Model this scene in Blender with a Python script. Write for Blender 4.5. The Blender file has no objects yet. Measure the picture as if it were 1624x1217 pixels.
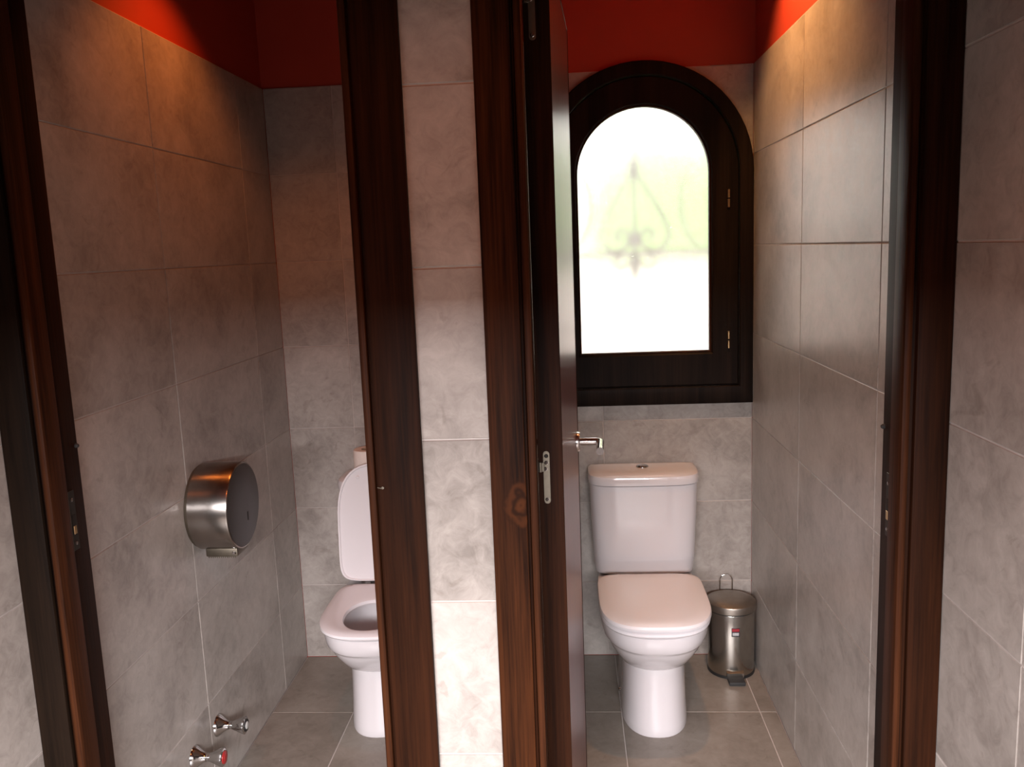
import bpy, bmesh, math, random
from mathutils import Vector, Matrix
random.seed(7)
scene = bpy.context.scene
col = scene.collection

# ------------------------------------------------------------------ camera
LX, RX, DY = -1.132, 0.692, 3.310          # left wall, right wall, back wall
CAM_H, CEIL = 1.65, 2.66
FRONT = 1.61                                # plane of the cubicle fronts
F_PX, PITCH, YAW, ROLL = 1361.8, .1547, -.0699, -.0388
fw = Vector((math.sin(YAW)*math.cos(PITCH), math.cos(YAW)*math.cos(PITCH), -math.sin(PITCH)))
r0 = Vector((math.cos(YAW), -math.sin(YAW), 0)); u0 = r0.cross(fw)
rt = math.cos(ROLL)*r0 + math.sin(ROLL)*u0
up = -math.sin(ROLL)*r0 + math.cos(ROLL)*u0
cam_data = bpy.data.cameras.new('camera'); cam = bpy.data.objects.new('camera', cam_data); col.objects.link(cam)
cam.matrix_world = Matrix(((rt.x, up.x, -fw.x, 0), (rt.y, up.y, -fw.y, 0), (rt.z, up.z, -fw.z, CAM_H), (0, 0, 0, 1)))
cam_data.sensor_width = 36; cam_data.lens = 36*F_PX/1624; cam_data.clip_start = .02
scene.camera = cam

# ------------------------------------------------------------------ world, daylight, exposure
world = bpy.data.worlds.new('sky'); scene.world = world; world.use_nodes = True
bg = world.node_tree.nodes['Background']
bg.inputs['Color'].default_value = (1.0, .98, .94, 1); bg.inputs['Strength'].default_value = 4.0
scene.view_settings.view_transform = 'Standard'; scene.view_settings.look = 'None'
scene.view_settings.exposure = 0; scene.view_settings.gamma = 1; scene.view_settings.use_curve_mapping = False
scene.cycles.sample_clamp_indirect = 6

def light(name, kind, loc, energy, color, target=None, **kw):
    d = bpy.data.lights.new(name, kind); d.energy = energy; d.color = color
    for k, v in kw.items(): setattr(d, k, v)
    o = bpy.data.objects.new(name, d); col.objects.link(o); o.location = loc
    if target is not None:
        o.rotation_euler = (Vector(target)-Vector(loc)).to_track_quat('-Z', 'Y').to_euler()
    return o
# area lamp added behind the photographer, standing in for daylight inferred from there
light('added_rear_daylight', 'AREA', (-.22, -1.62, 1.93), 545, (1, .955, .98), (-.22, .6, 1.4), shape='RECTANGLE', size=3.0, size_y=.52)

# ------------------------------------------------------------------ materials
def nodes_of(name):
    m = bpy.data.materials.new(name); m.use_nodes = True
    nt = m.node_tree; b = nt.nodes['Principled BSDF']
    return m, nt, b
def node(nt, kind, **inp):
    n = nt.nodes.new(kind)
    for k, v in inp.items():
        k2 = int(k[1:]) if k[0] == 'i' and k[1:].isdigit() else k.replace('_', ' ')
        n.inputs[k2].default_value = v
    return n
def link(nt, a, b): nt.links.new(a, b)
def plain(name, color, rough=.5, metal=0, spec=.5, noise=0, nscale=8, **extra):
    m, nt, b = nodes_of(name)
    b.inputs['Roughness'].default_value = rough; b.inputs['Metallic'].default_value = metal
    b.inputs['Specular IOR Level'].default_value = spec
    for k, v in extra.items(): b.inputs[k.replace('_', ' ')].default_value = v
    tc = node(nt, 'ShaderNodeTexCoord'); nz = node(nt, 'ShaderNodeTexNoise', Scale=nscale, Detail=4.)
    link(nt, tc.outputs['Object'], nz.inputs['Vector'])
    rp = node(nt, 'ShaderNodeValToRGB')
    e = rp.color_ramp.elements
    e[0].position = .3; e[1].position = .7
    e[0].color = [c*(1-noise) for c in color]+[1]; e[1].color = [min(1, c*(1+noise)) for c in color]+[1]
    link(nt, nz.outputs['Fac'], rp.inputs['Fac']); link(nt, rp.outputs['Color'], b.inputs['Base Color'])
    return m

def stone(name, c_dark, c_mid, c_light, rough=.34, stretch=(1, 1, 1), var=.045):
    m, nt, b = nodes_of(name)
    tc = node(nt, 'ShaderNodeTexCoord'); oi = node(nt, 'ShaderNodeObjectInfo')
    off = node(nt, 'ShaderNodeMath'); off.operation = 'MULTIPLY'; off.inputs[1].default_value = 37.0
    link(nt, oi.outputs['Random'], off.inputs[0])
    mp = node(nt, 'ShaderNodeMapping'); mp.inputs['Scale'].default_value = stretch
    link(nt, tc.outputs['Object'], mp.inputs['Vector'])
    add = node(nt, 'ShaderNodeVectorMath'); add.operation = 'ADD'
    link(nt, mp.outputs['Vector'], add.inputs[0]); link(nt, off.outputs[0], add.inputs[1])
    n1 = node(nt, 'ShaderNodeTexNoise', Scale=3.2, Detail=7., Roughness=.62, Distortion=.5)
    n2 = node(nt, 'ShaderNodeTexNoise', Scale=26., Detail=6., Roughness=.7, Distortion=.9)
    n3 = node(nt, 'ShaderNodeTexNoise', Scale=9., Detail=3., Roughness=.6, Distortion=2.2)
    for n in (n1, n2, n3): link(nt, add.outputs[0], n.inputs['Vector'])
    mx = node(nt, 'ShaderNodeMix'); mx.data_type = 'FLOAT'; mx.inputs[0].default_value = .38
    link(nt, n1.outputs['Fac'], mx.inputs[2]); link(nt, n2.outputs['Fac'], mx.inputs[3])
    rp = node(nt, 'ShaderNodeValToRGB'); e = rp.color_ramp.elements
    e[0].position = .34; e[0].color = (*c_dark, 1); e[1].position = .66; e[1].color = (*c_light, 1)
    k = rp.color_ramp.elements.new(.5); k.color = (*c_mid, 1)
    link(nt, mx.outputs[0], rp.inputs['Fac'])
    # thin pale scratches and dark flecks
    rv = node(nt, 'ShaderNodeValToRGB'); v = rv.color_ramp.elements
    v[0].position = .30; v[0].color = (.80, .78, .76, 1); v[1].position = .37; v[1].color = (1, 1, 1, 1)
    v2 = rv.color_ramp.elements.new(.68); v2.color = (1, 1, 1, 1); v3 = rv.color_ramp.elements.new(.74); v3.color = (1.05, 1.05, 1.05, 1)
    link(nt, n3.outputs['Fac'], rv.inputs['Fac'])
    mul = node(nt, 'ShaderNodeMix'); mul.data_type = 'RGBA'; mul.blend_type = 'MULTIPLY'; mul.inputs[0].default_value = .75
    link(nt, rp.outputs['Color'], mul.inputs[6]); link(nt, rv.outputs['Color'], mul.inputs[7])
    hs = node(nt, 'ShaderNodeHueSaturation')
    mr = node(nt, 'ShaderNodeMapRange'); mr.inputs[3].default_value = 1-var; mr.inputs[4].default_value = 1+var
    link(nt, oi.outputs['Random'], mr.inputs[0]); link(nt, mr.outputs[0], hs.inputs['Value'])
    link(nt, mul.outputs[2], hs.inputs['Color']); link(nt, hs.outputs['Color'], b.inputs['Base Color'])
    r2 = node(nt, 'ShaderNodeMapRange'); r2.inputs[3].default_value = rough-.05; r2.inputs[4].default_value = rough+.1
    link(nt, n2.outputs['Fac'], r2.inputs[0]); link(nt, r2.outputs[0], b.inputs['Roughness'])
    bp = node(nt, 'ShaderNodeBump', Strength=.05, Distance=.004); link(nt, n2.outputs['Fac'], bp.inputs['Height'])
    link(nt, bp.outputs['Normal'], b.inputs['Normal'])
    return m

def wood(name, dark, light_, rough=.38, knot=None, coat=0.0, scale=1.0):
    """stained softwood, grain running along Z; knot = (x, z) in object space"""
    m, nt, b = nodes_of(name)
    tc = node(nt, 'ShaderNodeTexCoord')
    vec = tc.outputs['Object']
    mp = node(nt, 'ShaderNodeMapping'); mp.inputs['Scale'].default_value = (14*scale, 14*scale, .55*scale)
    link(nt, vec, mp.inputs['Vector'])
    n1 = node(nt, 'ShaderNodeTexNoise', Scale=1.6, Detail=6., Roughness=.6, Distortion=.6)
    link(nt, mp.outputs['Vector'], n1.inputs['Vector'])
    mp2 = node(nt, 'ShaderNodeMapping'); mp2.inputs['Scale'].default_value = (60*scale, 60*scale, 1.4*scale)
    link(nt, vec, mp2.inputs['Vector'])
    n2 = node(nt, 'ShaderNodeTexNoise', Scale=2.5, Detail=5., Roughness=.7)
    link(nt, mp2.outputs['Vector'], n2.inputs['Vector'])
    mx = node(nt, 'ShaderNodeMix'); mx.data_type = 'FLOAT'; mx.inputs[0].default_value = .4
    link(nt, n1.outputs['Fac'], mx.inputs[2]); link(nt, n2.outputs['Fac'], mx.inputs[3])
    fac = mx.outputs[0]
    if knot:
        sx = node(nt, 'ShaderNodeSeparateXYZ'); link(nt, vec, sx.inputs[0])
        cx = node(nt, 'ShaderNodeCombineXYZ')
        a = node(nt, 'ShaderNodeMath'); a.operation = 'SUBTRACT'; a.inputs[1].default_value = knot[0]; link(nt, sx.outputs['X'], a.inputs[0])
        c = node(nt, 'ShaderNodeMath'); c.operation = 'SUBTRACT'; c.inputs[1].default_value = knot[1]; link(nt, sx.outputs['Z'], c.inputs[0])
        c2 = node(nt, 'ShaderNodeMath'); c2.operation = 'MULTIPLY'; c2.inputs[1].default_value = .62; link(nt, c.outputs[0], c2.inputs[0])
        link(nt, a.outputs[0], cx.inputs[0]); link(nt, c2.outputs[0], cx.inputs[2])
        ln = node(nt, 'ShaderNodeVectorMath'); ln.operation = 'LENGTH'; link(nt, cx.outputs[0], ln.inputs[0])
        wb = node(nt, 'ShaderNodeTexNoise', Scale=30., Detail=2.); link(nt, vec, wb.inputs['Vector'])
        ws = node(nt, 'ShaderNodeMath'); ws.operation = 'MULTIPLY_ADD'; ws.inputs[1].default_value = .03
        link(nt, wb.outputs['Fac'], ws.inputs[0]); link(nt, ln.outputs['Value'], ws.inputs[2])
        ring = node(nt, 'ShaderNodeMath'); ring.operation = 'MULTIPLY'; ring.inputs[1].default_value = 380; link(nt, ws.outputs[0], ring.inputs[0])
        sn = node(nt, 'ShaderNodeMath'); sn.operation = 'SINE'; link(nt, ring.outputs[0], sn.inputs[0])
        sc = node(nt, 'ShaderNodeMapRange'); sc.inputs[1].default_value = -1; sc.inputs[2].default_value = 1
        sc.inputs[3].default_value = .44; sc.inputs[4].default_value = .62; link(nt, sn.outputs[0], sc.inputs[0])
        msk = node(nt, 'ShaderNodeMapRange'); msk.inputs[1].default_value = .032; msk.inputs[2].default_value = .05
        msk.inputs[3].default_value = 1; msk.inputs[4].default_value = 0; link(nt, ws.outputs[0], msk.inputs[0])
        m2 = node(nt, 'ShaderNodeMix'); m2.data_type = 'FLOAT'
        link(nt, msk.outputs[0], m2.inputs[0]); link(nt, fac, m2.inputs[2]); link(nt, sc.outputs[0], m2.inputs[3])
        fac = m2.outputs[0]
    rp = node(nt, 'ShaderNodeValToRGB'); e = rp.color_ramp.elements
    e[0].position = .40; e[0].color = (*dark, 1); e[1].position = .68; e[1].color = (*light_, 1)
    link(nt, fac, rp.inputs['Fac']); link(nt, rp.outputs['Color'], b.inputs['Base Color'])
    b.inputs['Roughness'].default_value = rough
    b.inputs['Coat Weight'].default_value = coat; b.inputs['Coat Roughness'].default_value = .2; b.inputs['Specular IOR Level'].default_value = .06 if not coat else .5
    bp = node(nt, 'ShaderNodeBump', Strength=.12, Distance=.002); link(nt, n2.outputs['Fac'], bp.inputs['Height'])
    link(nt, bp.outputs['Normal'], b.inputs['Normal'])
    return m

def brushed(name, color, rough, axis, aniso=.6):
    """brushed steel: fine streaks of roughness along one local axis"""
    m, nt, b = nodes_of(name)
    tc = node(nt, 'ShaderNodeTexCoord'); mp = node(nt, 'ShaderNodeMapping')
    s = [700, 700, 700]; s[axis] = 6; mp.inputs['Scale'].default_value = s
    link(nt, tc.outputs['Object'], mp.inputs['Vector'])
    nz = node(nt, 'ShaderNodeTexNoise', Scale=1., Detail=3.); link(nt, mp.outputs['Vector'], nz.inputs['Vector'])
    mr = node(nt, 'ShaderNodeMapRange'); mr.inputs[3].default_value = rough-.02; mr.inputs[4].default_value = rough+.04
    link(nt, nz.outputs['Fac'], mr.inputs[0]); link(nt, mr.outputs[0], b.inputs['Roughness'])
    b.inputs['Base Color'].default_value = (*color, 1); b.inputs['Metallic'].default_value = 1
    return m

M = {}
M['tile'] = stone('grey_stone_tile', (.225, .201, .180), (.365, .332, .302), (.475, .440, .405), .30)
M['floor_tile'] = stone('floor_stone_tile', (.16, .135, .11), (.22, .19, .16), (.275, .245, .21), .38)
M['grout'] = plain('pale_grout', (.50, .45, .42), .8, noise=.08, nscale=30)
M['red'] = plain('red_wall_paint', (.40, .042, .019), .55, noise=.05, nscale=5)
M['ceiling'] = plain('ceiling_paint', (.30, .05, .025), .8, noise=.03)
M['plaster'] = plain('dark_rear_plaster', (.10, .08, .07), .85, noise=.05)  # kept dark on the unseen rear walls to cut bounced light
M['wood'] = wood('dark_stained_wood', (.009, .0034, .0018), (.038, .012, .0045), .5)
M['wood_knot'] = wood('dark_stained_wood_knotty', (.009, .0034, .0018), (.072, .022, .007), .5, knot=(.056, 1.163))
M['wood_bead'] = wood('dark_stained_wood_bead', (.014, .0052, .0026), (.075, .024, .009), .45)
M['wood_window'] = wood('window_dark_wood', (.009, .0065, .0055), (.024, .015, .011), .45)
M['door_face'] = wood('glossy_mahogany', (.10, .022, .018), (.18, .040, .030), .34, coat=.2, scale=.8)
M['ceramic'] = plain('white_ceramic', (.70, .665, .675), .12, spec=.6, noise=.01, nscale=2, Coat_Weight=.4, Coat_Roughness=.04)
M['seat'] = plain('white_seat_plastic', (.80, .765, .78), .22, spec=.5, noise=.01, nscale=2)
M['chrome'] = plain('chrome', (.58, .57, .56), .12, 1, noise=.02)
M['steel'] = plain('satin_hinge_steel', (.19, .165, .13), .5, 1, noise=.06, nscale=60)
M['plate'] = plain('dark_strike_plate', (.045, .038, .03), .45, .8, noise=.1, nscale=60)
M['wood_shaded'] = wood('near_black_shaded_wood', (.006, .0038, .0026), (.018, .0100, .006), .55)  # left casing: near-black wood with its weak grazing light put into the colour
M['brass'] = plain('brass', (.72, .50, .26), .3, 1, noise=.05)
M['lever'] = plain('satin_lever_steel', (.66, .62, .60), .2, 1, noise=.03)
M['brushed_y'] = brushed('brushed_steel_round', (.34, .31, .285), .21, 0)
M['disp_face'] = plain('dark_dispenser_face', (.040, .032, .029), .42, .3, noise=.05, nscale=20)
M['bin_steel'] = brushed('brushed_steel_bin', (.42, .39, .35), .20, 2)
M['bin_lid'] = plain('brushed_bin_lid', (.33, .29, .25), .40, 1, noise=.08, nscale=30)
M['black'] = plain('black_plastic', (.012, .012, .012), .45, noise=.05)
M['gap'] = plain('gap_black', (.01, .007, .005), .8)
M['paper'] = plain('toilet_paper', (.80, .72, .66), .9, noise=.03, nscale=40)
M['card'] = plain('cardboard_core', (.34, .23, .14), .85, noise=.06, nscale=40)
M['rubber'] = plain('black_rubber', (.02, .02, .02), .7)
M['water'] = plain('bowl_water', (.62, .70, .72), .03, spec=.6)
M['red_plastic'] = plain('red_plastic', (.36, .02, .02), .3)
M['cap_white'] = plain('pale_plastic', (.62, .62, .60), .35)
M['iron'] = plain('wrought_iron', (.025, .022, .02), .6, noise=.1)
M['label_red'] = plain('label_red', (.30, .02, .03), .5)
M['label_grey'] = plain('label_grey', (.42, .42, .42), .5, noise=.25, nscale=400)
M['label_black'] = plain('label_black', (.015, .012, .02), .5)
M['hedge'] = plain('hedge_leaf', (.20, .36, .09), .6, noise=.4, nscale=6)
M['garden_wall'] = plain('white_garden_wall', (.86, .84, .80), .8, noise=.04)
M['gravel'] = plain('pale_terrace', (.72, .68, .62), .9, noise=.1)
def frosted():
    m, nt, b = nodes_of('frosted_glass')
    b.inputs['Base Color'].default_value = (1, .995, .985, 1)
    b.inputs['Transmission Weight'].default_value = 1; b.inputs['IOR'].default_value = 1.45
    tc = node(nt, 'ShaderNodeTexCoord')
    nz = node(nt, 'ShaderNodeTexNoise', Scale=38., Detail=3.); link(nt, tc.outputs['Object'], nz.inputs['Vector'])
    mr = node(nt, 'ShaderNodeMapRange'); mr.inputs[3].default_value = .20; mr.inputs[4].default_value = .30
    link(nt, nz.outputs['Fac'], mr.inputs[0]); link(nt, mr.outputs[0], b.inputs['Roughness'])
    tr = node(nt, 'ShaderNodeBsdfTranslucent'); tr.inputs['Color'].default_value = (.95, .94, .92, 1)
    mx = node(nt, 'ShaderNodeMixShader'); mx.inputs[0].default_value = .2
    link(nt, b.outputs[0], mx.inputs[1]); link(nt, tr.outputs[0], mx.inputs[2])
    link(nt, mx.outputs[0], nt.nodes['Material Output'].inputs['Surface'])
    return m
M['glass'] = frosted()

# ------------------------------------------------------------------ helpers
def obj(name, bm, mat, parent=None, smooth=False):
    me = bpy.data.meshes.new(name); bmesh.ops.recalc_face_normals(bm, faces=bm.faces)
    bm.to_mesh(me); bm.free()
    if smooth:
        me.polygons.foreach_set('use_smooth', [True]*len(me.polygons))
        me.set_sharp_from_angle(angle=math.radians(38))
    me.materials.append(M[mat])
    o = bpy.data.objects.new(name, me); col.objects.link(o)
    if parent: o.parent = parent
    return o
def tag(o, label, cat, group=None, kind=None):
    o['label'] = label; o['category'] = cat
    if group: o['group'] = group
    if kind: o['kind'] = kind
    return o
def empty(name, loc=(0, 0, 0), rz=0):
    o = bpy.data.objects.new(name, None); o.empty_display_size = .1; col.objects.link(o)
    o.location = loc; o.rotation_euler = (0, 0, rz); return o
def box(bm, x0, x1, y0, y1, z0, z1, bev=0, seg=1):
    r = bmesh.ops.create_cube(bm, size=1)
    vs = r['verts']
    for v in vs:
        v.co = Vector(((x0+x1)/2+v.co.x*(x1-x0), (y0+y1)/2+v.co.y*(y1-y0), (z0+z1)/2+v.co.z*(z1-z0)))
    if bev:
        es = list({e for v in vs for e in v.link_edges})
        bmesh.ops.bevel(bm, geom=es, offset=bev, segments=seg, profile=.5, affect='EDGES')
    return bm
def boxo(name, dims, mat, parent=None, bev=0, seg=1, smooth=False):
    return obj(name, box(bmesh.new(), *dims, bev=bev, seg=seg), mat, parent, smooth)
def loft(bm, rings, closed=True, cap0=True, cap1=True):
    vr = [[bm.verts.new(p) for p in r] for r in rings]
    n = len(rings[0])
    for a, b in zip(vr[:-1], vr[1:]):
        for i in range(n if closed else n-1):
            j = (i+1) % n
            bm.faces.new((a[i], a[j], b[j], b[i]))
    if cap0: bm.faces.new(vr[0][::-1])
    if cap1: bm.faces.new(vr[-1])
    return vr
def lathe(bm, prof, axis='z', n=32, c=(0, 0, 0), cap0=True, cap1=True):
    rings = []
    for r, h in prof:
        ring = []
        for i in range(n):
            a = 2*math.pi*i/n
            p = {'z': (r*math.cos(a), r*math.sin(a), h), 'x': (h, r*math.cos(a), r*math.sin(a)), 'y': (r*math.cos(a), h, r*math.sin(a))}[axis]
            ring.append((p[0]+c[0], p[1]+c[1], p[2]+c[2]))
        rings.append(ring)
    loft(bm, rings, True, cap0, cap1); return bm
def tube(bm, pts, r, n=10):
    """round bar along a polyline"""
    pts = [Vector(p) for p in pts]; rings = []
    prev = None
    for i, p in enumerate(pts):
        d = ((pts[i+1]-p) if i == 0 else (p-pts[i-1]) if i == len(pts)-1 else (pts[i+1]-pts[i-1])).normalized()
        if prev is None:
            a = Vector((0, 0, 1)) if abs(d.z) < .9 else Vector((1, 0, 0))
            s = d.cross(a).normalized()
        else:
            s = (prev - d*prev.dot(d)).normalized()
        prev = s; t = d.cross(s)
        rr = r[i] if isinstance(r, (list, tuple)) else r
        rings.append([p + (s*math.cos(2*math.pi*k/n)+t*math.sin(2*math.pi*k/n))*rr for k in range(n)])
    loft(bm, rings); return bm
def boolean_cut(o, cutter):
    md = o.modifiers.new('cut', 'BOOLEAN'); md.operation = 'DIFFERENCE'; md.object = cutter; md.solver = 'EXACT'
    dg = bpy.context.evaluated_depsgraph_get(); dg.update()
    me = bpy.data.meshes.new_from_object(o.evaluated_get(dg))
    old = o.data; o.modifiers.clear(); o.data = me
    return len(me.polygons)

# ------------------------------------------------------------------ tiled surfaces
_tile_cache = {}
def tile_mesh(w, h, t, mat):
    key = (round(w, 4), round(h, 4), t, mat)
    if key not in _tile_cache:
        bm = bmesh.new(); e = .0012
        base = [(-w/2, -h/2), (w/2, -h/2), (w/2, h/2), (-w/2, h/2)]
        ins = [(-w/2+e, -h/2+e), (w/2-e, -h/2+e), (w/2-e, h/2-e), (-w/2+e, h/2-e)]
        loft(bm, [[(x, y, 0) for x, y in base], [(x, y, t-e) for x, y in base], [(x, y, t) for x, y in ins]])
        bmesh.ops.recalc_face_normals(bm, faces=bm.faces)
        me = bpy.data.meshes.new('tile'); bm.to_mesh(me); bm.free(); me.materials.append(M[mat])
        _tile_cache[key] = me
    return _tile_cache[key]
def cuts(a, b, start, step):
    k = math.ceil((a-start)/step+1e-6); out = [a]
    while start+k*step < b-1e-6:
        if start+k*step > a+.004: out.append(start+k*step)
        k += 1
    out.append(b); return out
JOINT = .0034
def lay_tiles(parent, org, U, V, us, vs, t=.008, mat='tile', out=None):
    """tiles on the plane org + u*U + v*V, each its own object, standing proud of the grout"""
    U = Vector(U); V = Vector(V); N = U.cross(V)
    rot = Matrix((U, V, N)).transposed().to_4x4()
    for v0, v1 in zip(vs[:-1], vs[1:]):
        for a, b in zip(us[:-1], us[1:]):
            w, h = b-a-JOINT, v1-v0-JOINT
            if w < .006 or h < .006: continue
            o = bpy.data.objects.new('tile', tile_mesh(w, h, t, mat)); col.objects.link(o)
            o.parent = parent
            lift = random.uniform(-.0004, .0004)
            o.matrix_local = Matrix.Translation(Vector(org)+U*(a+b)/2+V*(v0+v1)/2+N*lift) @ rot
            if out is not None: out.append(o)
ROW0, ROW = -.016, .33
TOP = 2.285
ROWS = [0] + [ROW0+ROW*k for k in range(1, 7)] + [TOP]
TT = .008                                   # tile thickness; nominal wall planes are the tile faces

# floor
fl = tag(boxo('floor', (LX-.15, RX+.15, -.6, DY+.2, -.12, -TT-.001), 'grout'), 'grey-brown stone tiled floor running under both cubicles', 'floor', kind='structure')
boxo('grout_bed', (LX, RX, -.45, DY, -TT-.001, -.0022), 'grout', fl)
lay_tiles(fl, (0, 0, -TT), (1, 0, 0), (0, 1, 0), cuts(LX, RX, -.83, .488), cuts(-.44, DY, 2.87, .488), mat='floor_tile')

# side walls
WL = tag(boxo('wall_left', (LX-.15, LX-TT-.001, -.6, DY+.2, -.1, CEIL), 'red'), 'left side wall of grey stone tiles below a red painted band', 'wall', kind='structure')
boxo('grout_bed', (LX-TT-.002, LX-.0022, -.45, DY, 0, TOP), 'grout', WL)
lay_tiles(WL, (LX-TT, 0, 0), (0, 1, 0), (0, 0, 1), cuts(-.44, DY, 2.370, .66), ROWS)
WR = tag(boxo('wall_right', (RX+TT+.001, RX+.15, -.6, DY+.2, -.1, CEIL), 'red'), 'right side wall of grey stone tiles beside the pedal bin, red paint above', 'wall', kind='structure')
boxo('grout_bed', (RX+.0022, RX+TT+.002, -.45, DY, 0, TOP), 'grout', WR)
lay_tiles(WR, (RX+TT, 0, 0), (0, -1, 0), (0, 0, 1), [-u for u in cuts(-.44, DY, 2.63, .66)][::-1], ROWS)

# back wall with an arched opening
WCX, WCZ = .287, 1.908
def arch(r, zb, n=28, cx=WCX, cz=WCZ):
    pts = [(cx-r, zb), (cx+r, zb)]
    pts += [(cx+r*math.cos(math.pi*i/n), cz+r*math.sin(math.pi*i/n)) for i in range(n+1)]
    return pts
def prism(bm, pts, y0, y1):
    loft(bm, [[(x, y0, z) for x, z in pts], [(x, y1, z) for x, z in pts]]); return bm
WB = tag(boxo('wall_back', (LX-.15, RX+.15, DY+TT+.001, DY+.26, -.1, CEIL), 'red'), 'back wall of grey stone tiles behind both toilets with red paint above', 'wall', kind='structure')
gb = boxo('grout_bed', (LX, RX, DY+.0022, DY+TT+.002, 0, TOP), 'grout', WB)
bt = []
PX0, PX1 = -.335, -.118                     # partition faces
lay_tiles(WB, (0, DY+TT, 0), (1, 0, 0), (0, 0, 1), cuts(LX, PX0, -.87, .66), ROWS, out=bt)
lay_tiles(WB, (0, DY+TT, 0), (1, 0, 0), (0, 0, 1), cuts(PX1, RX, .12, .66), ROWS, out=bt)
cutter = obj('cutter', prism(bmesh.new(), arch(.365, 1.075, 36), DY-.2, DY+.5), 'gap')
bpy.context.view_layer.update()
for o in [WB, gb]: boolean_cut(o, cutter)
for o in list(bt):
    w = o.matrix_world
    xs = [(w @ v.co) for v in o.data.vertices]
    if max(p.x for p in xs) > WCX-.365 and min(p.x for p in xs) < WCX+.365 and max(p.z for p in xs) > 1.075 and min(p.z for p in xs) < WCZ+.365:
        o.data = o.data.copy()
        if boolean_cut(o, cutter) == 0: bpy.data.objects.remove(o)
bpy.data.objects.remove(cutter)

# partition between the cubicles, its tiled end facing the camera
WP = tag(boxo('wall_middle', (PX0+TT+.001, PX1-TT-.001, FRONT+TT+.001, DY+.005, -.01, CEIL), 'red'), 'partition wall with a narrow tiled end between the two door frames', 'wall', kind='structure')
boxo('grout_bed', (PX0+.0022, PX1-.0022, FRONT+.0022, DY, 0, TOP), 'grout', WP)
PR = [0] + [ROW0-.012+ROW*k for k in range(1, 7)] + [TOP]
lay_tiles(WP, (0, FRONT+TT, 0), (1, 0, 0), (0, 0, 1), [PX0+.003, PX1-.003], PR)
lay_tiles(WP, (PX0+TT, 0, 0), (0, -1, 0), (0, 0, 1), [-u for u in cuts(FRONT+.008, DY, 2.37, .66)][::-1], ROWS)
lay_tiles(WP, (PX1-TT, 0, 0), (0, 1, 0), (0, 0, 1), cuts(FRONT+.008, DY, 2.63, .66), ROWS)
HEAD = 2.245
WF = tag(boxo('wall_lintel', (LX-.005, RX+.005, FRONT+.008, FRONT+.125, HEAD+.06, CEIL), 'red'), 'red painted wall above the two cubicle doorways', 'wall', kind='structure')
CE = tag(boxo('ceiling', (LX-.15, RX+.15, -.6, DY+.2, CEIL, CEIL+.1), 'ceiling'), 'ceiling over the cubicles and washroom', 'ceiling', kind='structure')

# unseen washroom wall behind the photographer, its low opening shaped to cut the daylight
bm = bmesh.new()
DX0, DX1, DZ = -1.09, .65, 1.64
for d in ((LX-.15, DX0, -.6, -.45, -.1, CEIL), (DX1, RX+.15, -.6, -.45, -.1, CEIL), (DX0, DX1, -.6, -.45, DZ, CEIL)): box(bm, *d)
tag(obj('wall_front', bm, 'plaster'), 'plain wall behind the photographer with an opening shaped to cut the daylight', 'wall', kind='structure')
bm = bmesh.new()  # enclosure added round the rear lamp to keep sky light out
for d in ((-2.2, 1.8, -1.85, -.6, -.12, 0), (-2.35, -2.2, -1.85, -.45, -.12, 2.9), (1.8, 1.95, -1.85, -.45, -.12, 2.9), (-2.2, LX-.15, -.6, -.45, -.12, 2.9), (RX+.15, 1.8, -.6, -.45, -.12, 2.9),
          (-2.2, 1.8, -1.85, -1.7, 0, 2.9), (-2.2, 1.8, -1.7, -.45, 2.8, 2.9), (LX-.15, RX+.15, -.6, -.45, CEIL+.1, 2.8)): box(bm, *d)
tag(obj('wall_light_enclosure', bm, 'plaster'), 'added enclosure behind the rear opening, keeping the sky light out', 'wall', kind='structure')

# ------------------------------------------------------------------ door frames
def door_frame(name, xl, xr, label, lcase, rcase, lmat='wood', rmat='wood'):
    """xl, xr: clear stops; lcase, rcase: (x0, x1) of the casings"""
    t = empty(name, ((xl+xr)/2, FRONT, 0)); ox = (xl+xr)/2
    tag(t, label, 'door frame', kind='structure')
    def bx(n, x0, x1, y0, y1, z0, z1, mat, bev=.003, parent=t, org=None):
        org = org or (x0, y0, 0)
        o = obj(n, box(bmesh.new(), x0-org[0], x1-org[0], y0-org[1], y1-org[1], z0, z1, bev, 2), mat, parent, True)
        o.location = (org[0]-ox, org[1]-FRONT, 0); return o
    h = HEAD
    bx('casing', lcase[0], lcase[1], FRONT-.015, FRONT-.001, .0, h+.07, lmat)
    bx('casing', rcase[0], rcase[1], FRONT-.015, FRONT-.001, .0, h+.07, rmat)
    bx('casing', lcase[1]+.0005, rcase[0]-.0005, FRONT-.015, FRONT-.001, h+.006, h+.07, 'wood')
    # jamb boards, with the stop bead standing proud at the front
    bx('jamb', lcase[0]+.004, xl-.016, FRONT, FRONT+.13, 0, h+.02, 'wood', .002)
    bx('jamb', xr+.016, rcase[1]-.004, FRONT, FRONT+.13, 0, h+.02, 'wood', .002)
    bx('jamb', xl-.016, xr+.016, FRONT, FRONT+.13, h+.016, h+.045, 'wood', .002)
    bx('stop_bead', xl-.0155, xl, FRONT-.008, FRONT+.052, 0, h, 'wood_bead', .005)
    bx('stop_bead', xr, xr+.0155, FRONT-.008, FRONT+.052, 0, h, 'wood_bead', .005)
    bx('stop_bead', xl, xr, FRONT-.006, FRONT+.052, h, h+.0155, 'wood_bead', .005)
    return t
FL = door_frame('trim_1', -1.047, -.402, 'dark wooden door frame around the left cubicle with the paper dispenser', (LX+.0005, -1.066), (-.380, -.291), lmat='wood_shaded')
FR = door_frame('trim_2', -.071, .608, 'dark wooden door frame around the right cubicle with the window', (-.160, -.092), (.629, RX-.0005), lmat='wood_knot')
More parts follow.
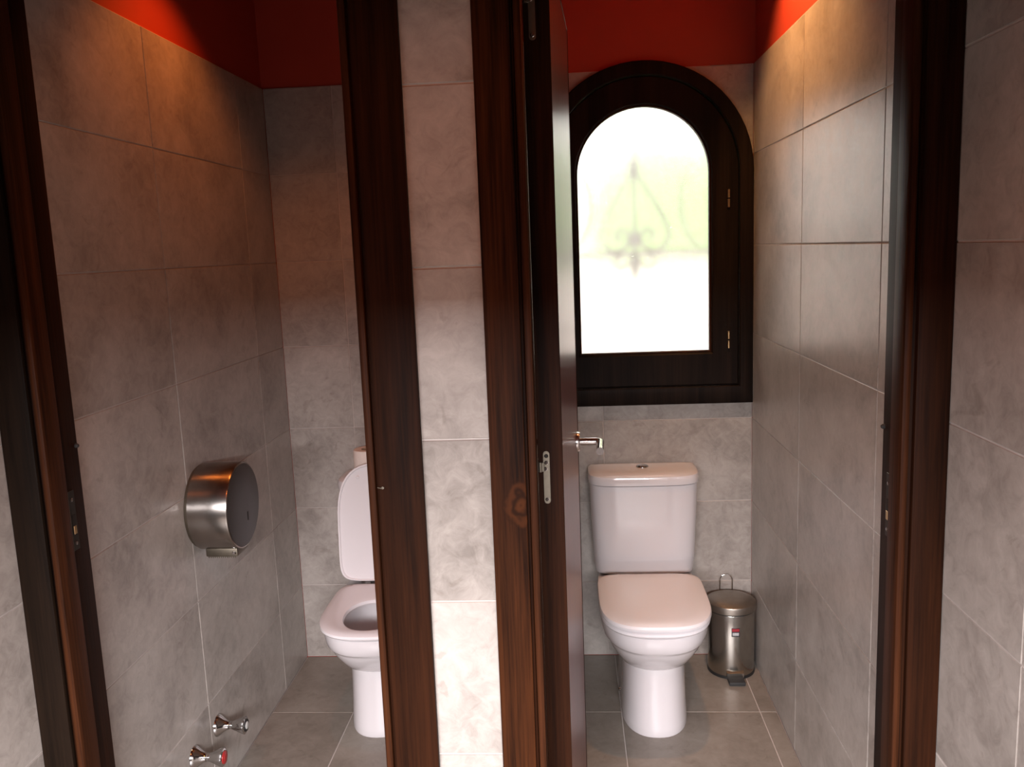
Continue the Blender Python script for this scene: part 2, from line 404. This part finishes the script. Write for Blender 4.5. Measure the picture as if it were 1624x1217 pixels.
def strike(parent, px, x, y, z, nx, mats=('plate', 'brass')):
    """strike plate on a jamb face whose normal is nx"""
    ox = parent.location
    bm = bmesh.new(); box(bm, -.001, .001, -.011, .011, -.065, .065, .0008)
    p = obj('strike_plate', bm, mats[0], parent); p.location = (x+nx*.001-ox.x, y-ox.y, z)
    bm = bmesh.new(); box(bm, -.0008, .0008, -.006, .005, -.030, .012)
    q = obj('latch_hole', bm, 'gap', p); q.location = (nx*.0012, 0, 0)
    bm = bmesh.new(); box(bm, -.001, .001, -.0055, .0045, -.030, -.012, .0006)
    q = obj('latch_lip', bm, mats[1], p); q.location = (nx*.0018, 0, 0)
    for s in (-.05, .045):
        bm = bmesh.new(); lathe(bm, [(.004, -.001), (.004, .0005), (.0025, .0012)], 'x', 12)
        q = obj('screw', bm, 'chrome', p); q.location = (nx*.0014, 0, s)
        q.rotation_euler = (0, 0, 0 if nx > 0 else math.pi)
strike(FL, 0, -1.063, FRONT+.082, 1.118, 1)
strike(FR, 0, .624, FRONT+.088, 1.118, -1)
# small rubber buffers and a hook screw on the frames
def bump(parent, x, y, z, nx, mat='rubber'):
    bm = bmesh.new(); lathe(bm, [(.005, 0), (.005, .004), (.003, .007)], 'x', 14)
    o = obj('buffer', bm, mat, parent); o.location = (x-parent.location.x, y-FRONT, z); o.rotation_euler = (0, 0, 0 if nx > 0 else math.pi)
bump(FL, -1.063, FRONT+.122, 1.271, 1); bump(FR, .624, FRONT+.122, 1.271, -1)
bm = bmesh.new(); tube(bm, [(-.006, .002, .001), (.002, 0, .0), (.0045, 0, .001)], .0014, 8); lathe(bm, [(.0026, -.001), (.0026, .004)], 'y', 12, (.0045, 0, .001))
o = obj('frame_pin', bm, 'steel', FL, True); o.location = (-.3745-FL.location.x, -.018, 1.2025)

# ------------------------------------------------------------------ right cubicle door, open inwards
door = empty('door_1', (-.0725, 1.700, .008)); door.rotation_euler = (0, 0, math.radians(90-3.0))
tag(door, 'glossy red-brown wooden door standing open inside the right cubicle', 'door', kind='structure')
DW, DT, DH = .705, .0510, 2.212
# local: x along the door from hinge edge, y negative towards the right face
core = boxo('door_leaf', (.0025, DW-.004, -DT+.0012, -.0012, 0, DH-.003), 'door_face', door, .0015)
boxo('hinge_stile_edge', (0, .004, -DT, 0, 0, DH), 'wood', door, .001)
boxo('lock_stile_edge', (DW-.006, DW, -DT, 0, 0, DH), 'wood', door, .001)
boxo('top_edge', (.004, DW-.006, -DT, 0, DH-.004, DH), 'wood_bead', door, .001)
def hinge(z):
    bm = bmesh.new()
    w, h, r = .0065, .055, .0065
    pts = [(w*math.cos(a), h-r+w*math.sin(a)) for a in [math.pi*i/10 for i in range(11)]] + \
          [(w*math.cos(a), -h+r+w*math.sin(a)) for a in [math.pi+math.pi*i/10 for i in range(11)]]
    loft(bm, [[(0, y, z_) for y, z_ in pts], [(-.0018, y, z_) for y, z_ in pts]])
    hg = obj('hinge', bm, 'steel', door); hg.location = (-.0002, -.0175, z)
    bm = bmesh.new(); box(bm, -.004, .0002, .004, .0125, .012, .032, .001)
    lathe(bm, [(.0042, .012), (.0042, .032)], 'z', 14, (-.002, .0128, 0))
    obj('hinge_knuckle', bm, 'steel', hg)
    for s in (.045, .031, .018, -.046):
        bm = bmesh.new(); lathe(bm, [(.0042, 0), (.0042, -.0009), (.0030, -.0014)], 'x', 12)
        k = obj('screw', bm, 'chrome' if s < .04 else 'gap', hg); k.location = (-.0017, (.002 if s == .018 else 0), s)
for z in (1.181, 2.085, .30): hinge(z)
# lever handle on the right-hand face
hz = 1.125-.008; hx = .602
hd = empty('lever_handle'); hd.parent = door; hd.location = (hx, -DT, hz)
bm = bmesh.new(); lathe(bm, [(.027, 0), (.027, -.006), (.025, -.009), (.012, -.0095)], 'y', 32); obj('rose', bm, 'lever', hd, True)
bm = bmesh.new()
pth = [(0, -.006, 0), (0, -.045, 0)] + [(-.012+.012*math.cos(a), -.053-.012*math.sin(a), 0) for a in [math.pi/2*i/6 for i in range(7)]] + [(-.115, -.065, -.0)]
tube(bm, pth, .0102, 16); obj('lever', bm, 'lever', hd, True)
bm = bmesh.new(); lathe(bm, [(.027, 0), (.027, .006), (.025, .009), (.012, .0095)], 'y', 32)
tube(bm, [(p[0], -p[1]+.0, p[2]) for p in pth], .0092, 16); o = obj('rear_lever', bm, 'lever', hd, True); o.location = (0, DT, 0)

# ------------------------------------------------------------------ arched window
wn = empty('window_1', (WCX, DY, 1.037)); tag(wn, 'arched window with dark wooden frame and frosted glass above the right toilet', 'window', kind='structure')
def arch_ring(bm, ro, zo, ri, zi, y0, y1, n=32, round_=0):
    """solid arch-shaped frame between an outer and an inner outline, depth y0 (front) to y1"""
    o = [(x-WCX, z-1.037) for x, z in arch(ro, zo, n)]; i = [(x-WCX, z-1.037) for x, z in arch(ri, zi, n)]
    y0 -= DY; y1 -= DY
    def rg(p, y): return [(x, y, z) for x, z in p]
    def mid(p, q, f): return [(a[0]+(b[0]-a[0])*f, a[1]+(b[1]-a[1])*f) for a, b in zip(p, q)]
    k = round_
    rings = [rg(o, y1), rg(o, y0+k), rg(mid(o, i, k/max(ro-ri, .001)), y0), rg(mid(i, o, k/max(ro-ri, .001)), y0), rg(i, y0+k), rg(i, y1)]
    rings.append(rings[0])
    loft(bm, rings, True, False, False); bmesh.ops.remove_doubles(bm, verts=bm.verts, dist=1e-6)
    return bm
obj('outer_frame', arch_ring(bmesh.new(), .4035, 1.037, .353, 1.104, DY-.026, DY+.10, round_=.004), 'wood_window', wn, True)
obj('sash', arch_ring(bmesh.new(), .351, 1.106, .250, 1.234, DY-.016, DY+.055, round_=.005), 'wood_window', wn, True)
obj('glazing_bead', arch_ring(bmesh.new(), .2505, 1.2335, .2435, 1.2405, DY-.006, DY+.018, round_=.002), 'wood_bead', wn, True)
bm = bmesh.new(); prism(bm, [(x-WCX, z-1.037) for x, z in arch(.2495, 1.2345, 32)], .020, .024)
obj('pane', bm, 'glass', wn)
for z in (1.807, 1.281):
    hg = empty('sash_hinge'); hg.parent = wn; hg.location = (.313, -.0175, z-1.037)
    for s, mm in ((.0175, 'brass'), (-.0175, 'brass')):
        bm = bmesh.new(); lathe(bm, [(.003, -.0155), (.0047, -.0145), (.0047, .0145), (.003, .0155)], 'z', 14)
        q = obj('hinge_barrel', bm, mm, hg, True); q.location = (0, -.002, s)
# masonry reveal outside the frame is the wall itself; wrought iron grille outside
gr = tag(empty('window_grille', (.277, 3.62, 1.50)), 'wrought iron grille with a spade scroll outside the arched window', 'grille')
def iron(name, pts, r=.006):
    bm = bmesh.new(); tube(bm, [(p[0]-.277, 0 if len(p) < 3 else p[2], p[1]-1.5) for p in pts], r, 8); obj(name, bm, 'iron', gr, True)
def curve(pts, n=10):
    """Catmull-Rom through the points"""
    out = []
    P = [pts[0]]+list(pts)+[pts[-1]]
    for k in range(1, len(P)-2):
        for i in range(n):
            t = i/n
            out.append(tuple(.5*((2*P[k][j])+(-P[k-1][j]+P[k+1][j])*t+(2*P[k-1][j]-5*P[k][j]+4*P[k+1][j]-P[k+2][j])*t*t+(-P[k-1][j]+3*P[k][j]-3*P[k+1][j]+P[k+2][j])*t**3) for j in (0, 1)))
    out.append(tuple(pts[-1])); return out
cxg = .277
iron('upright', [(cxg, 1.50), (cxg, 1.72), (cxg, 2.06)], .007)
iron('crossbar', [(-.06, 1.612), (.62, 1.612)], .009)
bm = bmesh.new(); lathe(bm, [(.003, 2.04-1.5), (.016, 1.985-1.5), (.022, 1.955-1.5), (.012, 1.93-1.5), (.008, 1.92-1.5)], 'z', 12); obj('spear_tip', bm, 'iron', gr, True)
bm = bmesh.new(); lathe(bm, [(.008, .205), (.018, .19), (.02, .17), (.016, .15), (.008, .135)], 'z', 12); obj('collar', bm, 'iron', gr, True)
bm = bmesh.new(); lathe(bm, [(.002, .0), (.014, .03), (.018, .06), (.012, .09), (.008, .10)], 'z', 12); obj('finial', bm, 'iron', gr, True)
for s in (-1, 1):
    iron('scroll', curve([(cxg+s*a, z) for a, z in ((.004, 1.945), (.050, 1.875), (.105, 1.780), (.137, 1.700), (.125, 1.650), (.085, 1.622), (.040, 1.640), (.022, 1.680), (.045, 1.712), (.075, 1.700), (.072, 1.675), (.055, 1.672))]), .0075)
    iron('side_scroll', curve([(cxg+s*a, z) for a, z in ((.225, 1.945), (.200, 1.90), (.190, 1.80), (.205, 1.72), (.235, 1.660), (.262, 1.640))]), .006)
    iron('small_scroll', curve([(cxg+s*a, z) for a, z in ((.012, 1.600), (.030, 1.565), (.062, 1.552), (.085, 1.575), (.070, 1.598), (.052, 1.588))]), .006)
    iron('end_bar', [(cxg+s*.335, 1.30), (cxg+s*.335, 2.0)], .007)
iron('lower_rail', [(-.06, 1.302), (.62, 1.302)], .006)
# garden outside
tag(boxo('garden_terrace', (-6, 8, DY+.27, 14, -.2, -.05), 'gravel'), 'pale sunlit terrace outside the window', 'terrace', kind='structure')
tag(boxo('garden_wall', (-5, 7, 5.6, 5.8, -.05, 1.50), 'garden_wall', bev=.01), 'white garden wall outside the window', 'wall', kind='structure')
bm = bmesh.new()
rings = []
for k in range(9):
    z = 1.3 + 1.1*math.sin(math.pi/2*k/8); g = .8*math.cos(math.pi/2*k/8*.96)
    rings.append([(.75+.74*(g/.8)**.5*math.cos(a)*(1+.12*math.sin(5*a+k)), 6.7+.6*(g/.8)**.5*math.sin(a), z+.08*math.sin(3*a+2*k)) for a in [2*math.pi*i/20 for i in range(20)]])
loft(bm, rings)
bsh = empty('garden_bush', (.75, 6.7, -.05)); tag(bsh, 'bright green bush seen blurred through the frosted glass', 'bush')
o = obj('foliage', bm, 'hedge', bsh, True); o.location = (-.75, -6.7, .05)
bm = bmesh.new(); tube(bm, [(.75, 6.7, -.05), (.77, 6.7, .7), (.75, 6.7, 1.45)], [.06, .05, .04], 10)
o = obj('stem', bm, 'wood_bead', bsh); o.location = (-.75, -6.7, .05)

# ------------------------------------------------------------------ toilets
def outline(front, back, hw, nf=2.6, nb=5, n=48, cy=None):
    """plan outline: rounded front (towards -y), squarer back"""
    cy = (front+back)/2 if cy is None else cy
    pts = []
    for i in range(n):
        a = 2*math.pi*i/n; c, s = math.cos(a), math.sin(a)
        e = nf if s < 0 else nb
        x = hw*math.copysign(abs(c)**(2/e), c)
        y = cy + ((cy-front) if s < 0 else (back-cy))*math.copysign(abs(s)**(2/e), s)
        pts.append((x, y))
    return pts
def ring(z, *a, **k): return [(x, y, z) for x, y in outline(*a, **k)]
def make_pan():
    bm = bmesh.new(); R = []
    prof = [(0, -.602, .114), (.006, -.604, .115), (.03, -.602, .1135), (.09, -.596, .1105), (.16, -.590, .1085), (.215, -.588, .1085), (.236, -.589, .109),
            (.241, -.596, .117), (.252, -.614, .132), (.280, -.640, .148), (.305, -.662, .162), (.326, -.676, .170), (.334, -.680, .173),
            (.338, -.688, .177), (.346, -.695, .182), (.365, -.699, .185), (.388, -.700, .185), (.397, -.697, .182), (.400, -.690, .176)]
    for z, f, hw in prof:
        R.append(ring(z, f, -.07 if z < .23 else -.03, hw, nf=2.3 if z < .23 else 2.55, nb=6, cy=-.40 if z > .23 else -.42))
    for z, f, b, hw in ((.400, -.66, -.30, .128), (.392, -.650, -.31, .120), (.350, -.645, -.30, .122), (.300, -.62, -.31, .115), (.255, -.57, -.33, .09), (.225, -.53, -.36, .06), (.195, -.50, -.38, .045)):
        R.append(ring(z, f, b, hw, nf=2.2, nb=2.4))
    loft(bm, R); return bm
def make_seat():
    bm = bmesh.new()
    O = dict(nf=2.75, nb=7, cy=-.46); I = dict(nf=2.1, nb=2.3, cy=-.53)
    rs = [ring(.403, -.702, -.262, .182, **O), ring(.410, -.708, -.260, .187, **O), ring(.418, -.707, -.260, .186, **O), ring(.424, -.698, -.264, .178, **O),
          ring(.4265, -.680, -.285, .160, **O), ring(.4255, -.672, -.395, .115, **I), ring(.420, -.662, -.405, .103, **I), ring(.410, -.660, -.407, .100, **I), ring(.403, -.664, -.403, .104, **I)]
    loft(bm, rs+[rs[0]], True, False, False); bmesh.ops.remove_doubles(bm, verts=bm.verts, dist=1e-6); return bm
def make_lid():
    """closed position; hinge line at y=-.258, z=.432"""
    bm = bmesh.new(); O = dict(nf=3.0, nb=8, cy=-.46)
    rs = [ring(.4335, -.690, -.268, .174, **O), ring(.4335, -.700, -.264, .180, **O), ring(.428, -.703, -.262, .183, **O), ring(.428, -.709, -.259, .188, **O), ring(.436, -.711, -.258, .189, **O),
          ring(.444, -.707, -.259, .186, **O), ring(.449, -.694, -.264, .176, **O), ring(.452, -.660, -.275, .150, **O), ring(.4535, -.58, -.32, .09, **O)]
    loft(bm, rs); return bm
def make_cistern():
    bm = bmesh.new()
    K = dict(nf=4.2, nb=14, cy=-.07)
    rs = [ring(.402, -.150, -.006, .178, **K), ring(.408, -.163, -.004, .187, **K), ring(.430, -.174, -.004, .190, **K), ring(.468, -.188, -.004, .1925, **K), ring(.474, -.1895, -.004, .193, **K),
          ring(.62, -.194, -.004, .1995, **K), ring(.762, -.198, -.004, .2045, **K)]
    loft(bm, rs); return bm
def make_cistern_lid():
    bm = bmesh.new(); K = dict(nf=4.2, nb=14, cy=-.07)
    rs = [ring(.7625, -.196, -.005, .2025, **K), ring(.766, -.2025, -.003, .2085, **K), ring(.785, -.204, -.003, .2095, **K), ring(.798, -.200, -.004, .206, **K), ring(.806, -.188, -.01, .195, **K), ring(.8095, -.16, -.03, .165, **K), ring(.811, -.12, -.05, .10, **K)]
    loft(bm, rs); return bm
meshes = {}
def toilet(x, label, lid_up):
    t = tag(empty('toilet', (x, DY-.002, 0)), label, 'toilet', 'white toilets in the cubicles')
    def part(name, maker, mat, loc=(0, 0, 0)):
        if name not in meshes:
            o = obj(name, maker(), mat, t, True); meshes[name] = o.data
        else:
            o = bpy.data.objects.new(name, meshes[name]); col.objects.link(o); o.parent = t
        o.location = loc; return o
    part('pan', make_pan, 'ceramic')
    part('water', lambda: lathe(bmesh.new(), [(.052, -.001), (.054, 0)], 'z', 24), 'water', (0, -.445, .222))
    part('cistern', make_cistern, 'ceramic'); part('cistern_lid', make_cistern_lid, 'ceramic')
    part('seat', make_seat, 'seat')
    l = part('lid', make_lid, 'seat')
    if lid_up:
        ang = math.radians(-95.0); piv = Vector((0, -.256, .430))
        l.matrix_local = Matrix.Translation(piv) @ Matrix.Rotation(ang, 4, 'X') @ Matrix.Translation(-piv)
        for s in (-1, 1):
            bm = bmesh.new(); lathe(bm, [(.006, .4335), (.0058, .429), (.004, .4275)], 'z', 14, (s*.105, -.655, 0))
            o = obj('bumper', bm, 'seat', l, True)
    def hb():
        bm = bmesh.new()
        for s in (-1, 1): pass
        lathe(bm, [(.008, -.024), (.009, -.022), (.009, .022), (.008, .024)], 'x', 16); box(bm, -.012, .012, -.008, .008, -.03, 0, .002); return bm
    for s in (-1, 1): part('seat_hinge', hb, 'chrome', (s*.085, -.243, .432))
    def button():
        return lathe(bmesh.new(), [(.024, 0), (.024, .004), (.021, .0065), (.019, .0055), (.018, .008), (.008, .010)], 'z', 28)
    part('flush_button', button, 'chrome', (0, -.09, .8095))
    for s in (-1, 1):
        part('foot_bolt', lambda: lathe(bmesh.new(), [(.007, .0), (.007, .004), (.004, .008)], 'x', 12), 'chrome', (s*.112, -.33, .03)).rotation_euler = (0, 0, 0 if s > 0 else math.pi)
    return t
toilet(.261, 'white close-coupled toilet with its lid closed below the arched window', False)
toilet(-.706, 'white toilet with its lid raised in the left cubicle', True)
# toilet roll left on the far cistern
rl = tag(empty('toilet_roll', (-.797, DY-.108, .8115)), 'pale toilet paper roll standing on the cistern behind the raised lid', 'toilet roll')
bm = bmesh.new(); lathe(bm, [(.022, 0), (.050, 0), (.053, .003), (.053, .094), (.050, .098), (.022, .098)], 'z', 36, cap0=False, cap1=False); obj('paper', bm, 'paper', rl, True)
bm = bmesh.new(); lathe(bm, [(.0215, .0), (.0215, .0975), (.0195, .0975), (.0195, .0), (.0215, .0)], 'z', 28, cap0=False, cap1=False); obj('core', bm, 'card', rl, True)

# ------------------------------------------------------------------ jumbo paper dispenser on the left wall
dp = tag(empty('paper_dispenser', (LX, 2.457, .917)), 'round brushed steel toilet paper dispenser mounted on the left tiled wall', 'dispenser')
RD, DD = .131, .130
bm = bmesh.new(); lathe(bm, [(RD-.006, .001), (RD-.004, .012), (RD-.004, .014)], 'x', 64); obj('back_plate', bm, 'steel', dp, True)
bm = bmesh.new(); lathe(bm, [(RD, .012), (RD, DD-.004), (RD-.0015, DD-.001), (RD-.005, DD), (RD-.006, DD-.003)], 'x', 72, cap1=True); obj('drum', bm, 'brushed_y', dp, True)
bm = bmesh.new(); lathe(bm, [(RD-.0055, DD-.004), (RD-.0055, DD+.0008), (RD-.008, DD+.0016), (.03, DD+.0022)], 'x', 64); obj('cover', bm, 'disp_face', dp, True)
bm = bmesh.new(); box(bm, DD+.0018, DD+.0026, .018, .026, -.055, -.028, .0003); o = obj('sight_slot', bm, 'gap', dp); 
bm = bmesh.new(); box(bm, .02, .118, -.048, .040, -RD-.016, -RD+.012, .004, 2); ch = obj('outlet', bm, 'steel', dp, True)
bm = bmesh.new()
for k in range(14):
    x = .026+k*.0062
    loft(bm, [[(x, -.047, -RD-.015), (x+.006, -.047, -RD-.015), (x+.003, -.047, -RD-.0205)], [(x, -.0455, -RD-.015), (x+.006, -.0455, -RD-.015), (x+.003, -.0455, -RD-.0205)]])
obj('serrated_edge', bm, 'steel', ch)
bm = bmesh.new(); lathe(bm, [(.006, 0), (.006, -.004), (.003, -.006)], 'y', 14, (.108, -.047, -RD-.004)); obj('key_lock', bm, 'chrome', ch)

# ------------------------------------------------------------------ stop valves on the left wall
def valve(y, z, label, cap, capname):
    t = tag(empty('stop_valve', (LX, y, z)), label, 'valve', 'chrome stop valves low on the left wall')
    bm = bmesh.new(); lathe(bm, [(.0345, 0), (.0335, .004), (.029, .010), (.021, .020), (.0145, .030), (.0125, .036)], 'x', 36); obj('flange', bm, 'chrome', t, True)
    bm = bmesh.new(); lathe(bm, [(.0105, .034), (.0115, .036), (.0115, .046), (.0105, .048)], 'x', 24); obj('neck', bm, 'chrome', t, True)
    bm = bmesh.new(); rr = []
    for x, r in ((.046, .0115), (.060, .0165), (.075, .0225), (.084, .0255), (.088, .0255), (.090, .023)):
        rr.append([(x, r*(1+.06*math.cos(6*a))*math.cos(a), r*(1+.06*math.cos(6*a))*math.sin(a)) for a in [2*math.pi*i/36 for i in range(36)]])
    loft(bm, rr); h = obj('handle', bm, 'chrome', t, True)
    bm = bmesh.new(); lathe(bm, [(.0185, .0895), (.0185, .0915), (.016, .0925)], 'x', 28); obj('cap_ring', bm, 'black' if capname == 'white' else 'red_plastic', h, True)
    bm = bmesh.new(); lathe(bm, [(.0115, .0924), (.0115, .0935), (.009, .0942)], 'x', 24); obj('cap', bm, cap, h, True)
valve(2.421, .216, 'chrome stop valve with a black ringed pale cap on the left wall', 'cap_white', 'white')
valve(2.250, .216, 'chrome stop valve with a red cap nearest the bottom edge', 'red_plastic', 'red')

# ------------------------------------------------------------------ pedal bin
bn = tag(empty('pedal_bin', (.5895, 3.186, 0)), 'small stainless steel pedal bin standing in the corner beside the toilet', 'bin')
bm = bmesh.new(); lathe(bm, [(.086, .0), (.0895, .002), (.0895, .012), (.087, .014)], 'z', 56); obj('base_ring', bm, 'black', bn, True)
bm = bmesh.new(); lathe(bm, [(.0875, .012), (.088, .014), (.088, .252), (.087, .254)], 'z', 72); obj('body', bm, 'bin_steel', bn, True)
bm = bmesh.new(); lathe(bm, [(.0885, .2535), (.0885, .259)], 'z', 64); obj('rim', bm, 'black', bn, True)
bm = bmesh.new(); lathe(bm, [(.0925, .2585), (.094, .260), (.094, .282), (.0925, .286), (.085, .290), (.06, .2965), (.03, .2995), (.008, .3005)], 'z', 64); obj('lid', bm, 'bin_lid', bn, True)
bm = bmesh.new(); tube(bm, [(-.024, .102, .235), (-.024, .102, .305)] + [(-.024*math.cos(a), .102, .323+.024*math.sin(a)) for a in [math.pi*i/12 for i in range(13)]] + [(.024, .102, .305), (.024, .102, .235)], .0019, 8); obj('carry_handle', bm, 'chrome', bn, True)
bm = bmesh.new(); box(bm, -.03, .03, .082, .108, .20, .24, .004); obj('hinge_block', bm, 'black', bn)
bm = bmesh.new()
loft(bm, [[(-.032, -.076, .040), (.032, -.076, .040), (.032, -.076, .016), (-.032, -.076, .016)], [(-.031, -.098, .030), (.031, -.098, .030), (.031, -.098, .014), (-.031, -.098, .014)]]); obj('pedal_slot', bm, 'bin_steel', bn)
bm = bmesh.new(); box(bm, -.030, .030, -.140, -.092, .002, .016, .003, 2); pd = obj('pedal', bm, 'rubber', bn, True)
bm = bmesh.new()
for k in range(5): box(bm, -.024+k*.0105, -.018+k*.0105, -.134, -.100, .0135, .0155)
obj('pedal_rib', bm, 'black', pd)
# maker's sticker, printed flat on the curved front
def curved_patch(a0, a1, z0, z1, r, n=5):
    bm = bmesh.new()
    lo = [bm.verts.new((r*math.sin(a0+(a1-a0)*i/n), -r*math.cos(a0+(a1-a0)*i/n), z0)) for i in range(n+1)]
    hi = [bm.verts.new((r*math.sin(a0+(a1-a0)*i/n), -r*math.cos(a0+(a1-a0)*i/n), z1)) for i in range(n+1)]
    for i in range(n): bm.faces.new((lo[i], lo[i+1], hi[i+1], hi[i]))
    return bm
st = obj('sticker', curved_patch(-.15, .20, .174, .208, .0883), 'label_black', bn)
obj('sticker_red_band', curved_patch(-.13, .18, .194, .2055, .0885), 'label_red', st)
obj('sticker_print', curved_patch(-.11, .16, .178, .190, .0885), 'label_grey', st)

# ------------------------------------------------------------------ warm halogen downlights in the ceiling (out of view above)
def downlight(x, y, energy, label, cone=104, color=(1, .245, .04), tilt=0):
    t = tag(empty('ceiling_downlight', (x, y, CEIL)), label, 'light')
    bm = bmesh.new(); lathe(bm, [(.045, -.001), (.045, -.006), (.033, -.008), (.033, -.001)], 'z', 32, cap0=False, cap1=False); obj('bezel', bm, 'chrome', t, True)
    l = light('halogen_bulb', 'SPOT', (0, 0, -.012), energy, color, shadow_soft_size=.03, spot_size=math.radians(cone), spot_blend=.55)
    l.parent = t; l.rotation_euler = (0, math.radians(-tilt), 0)
downlight(-.85, 2.45, 19, 'recessed halogen downlight in the ceiling of the left cubicle', 116)
downlight(.47, 2.65, 52, 'recessed halogen downlight in the ceiling of the right cubicle', 108, (1, .46, .16), 30)
downlight(-.22, .75, 22, 'recessed halogen downlight in the washroom ceiling before the doors', 124, (1, .22, .035))
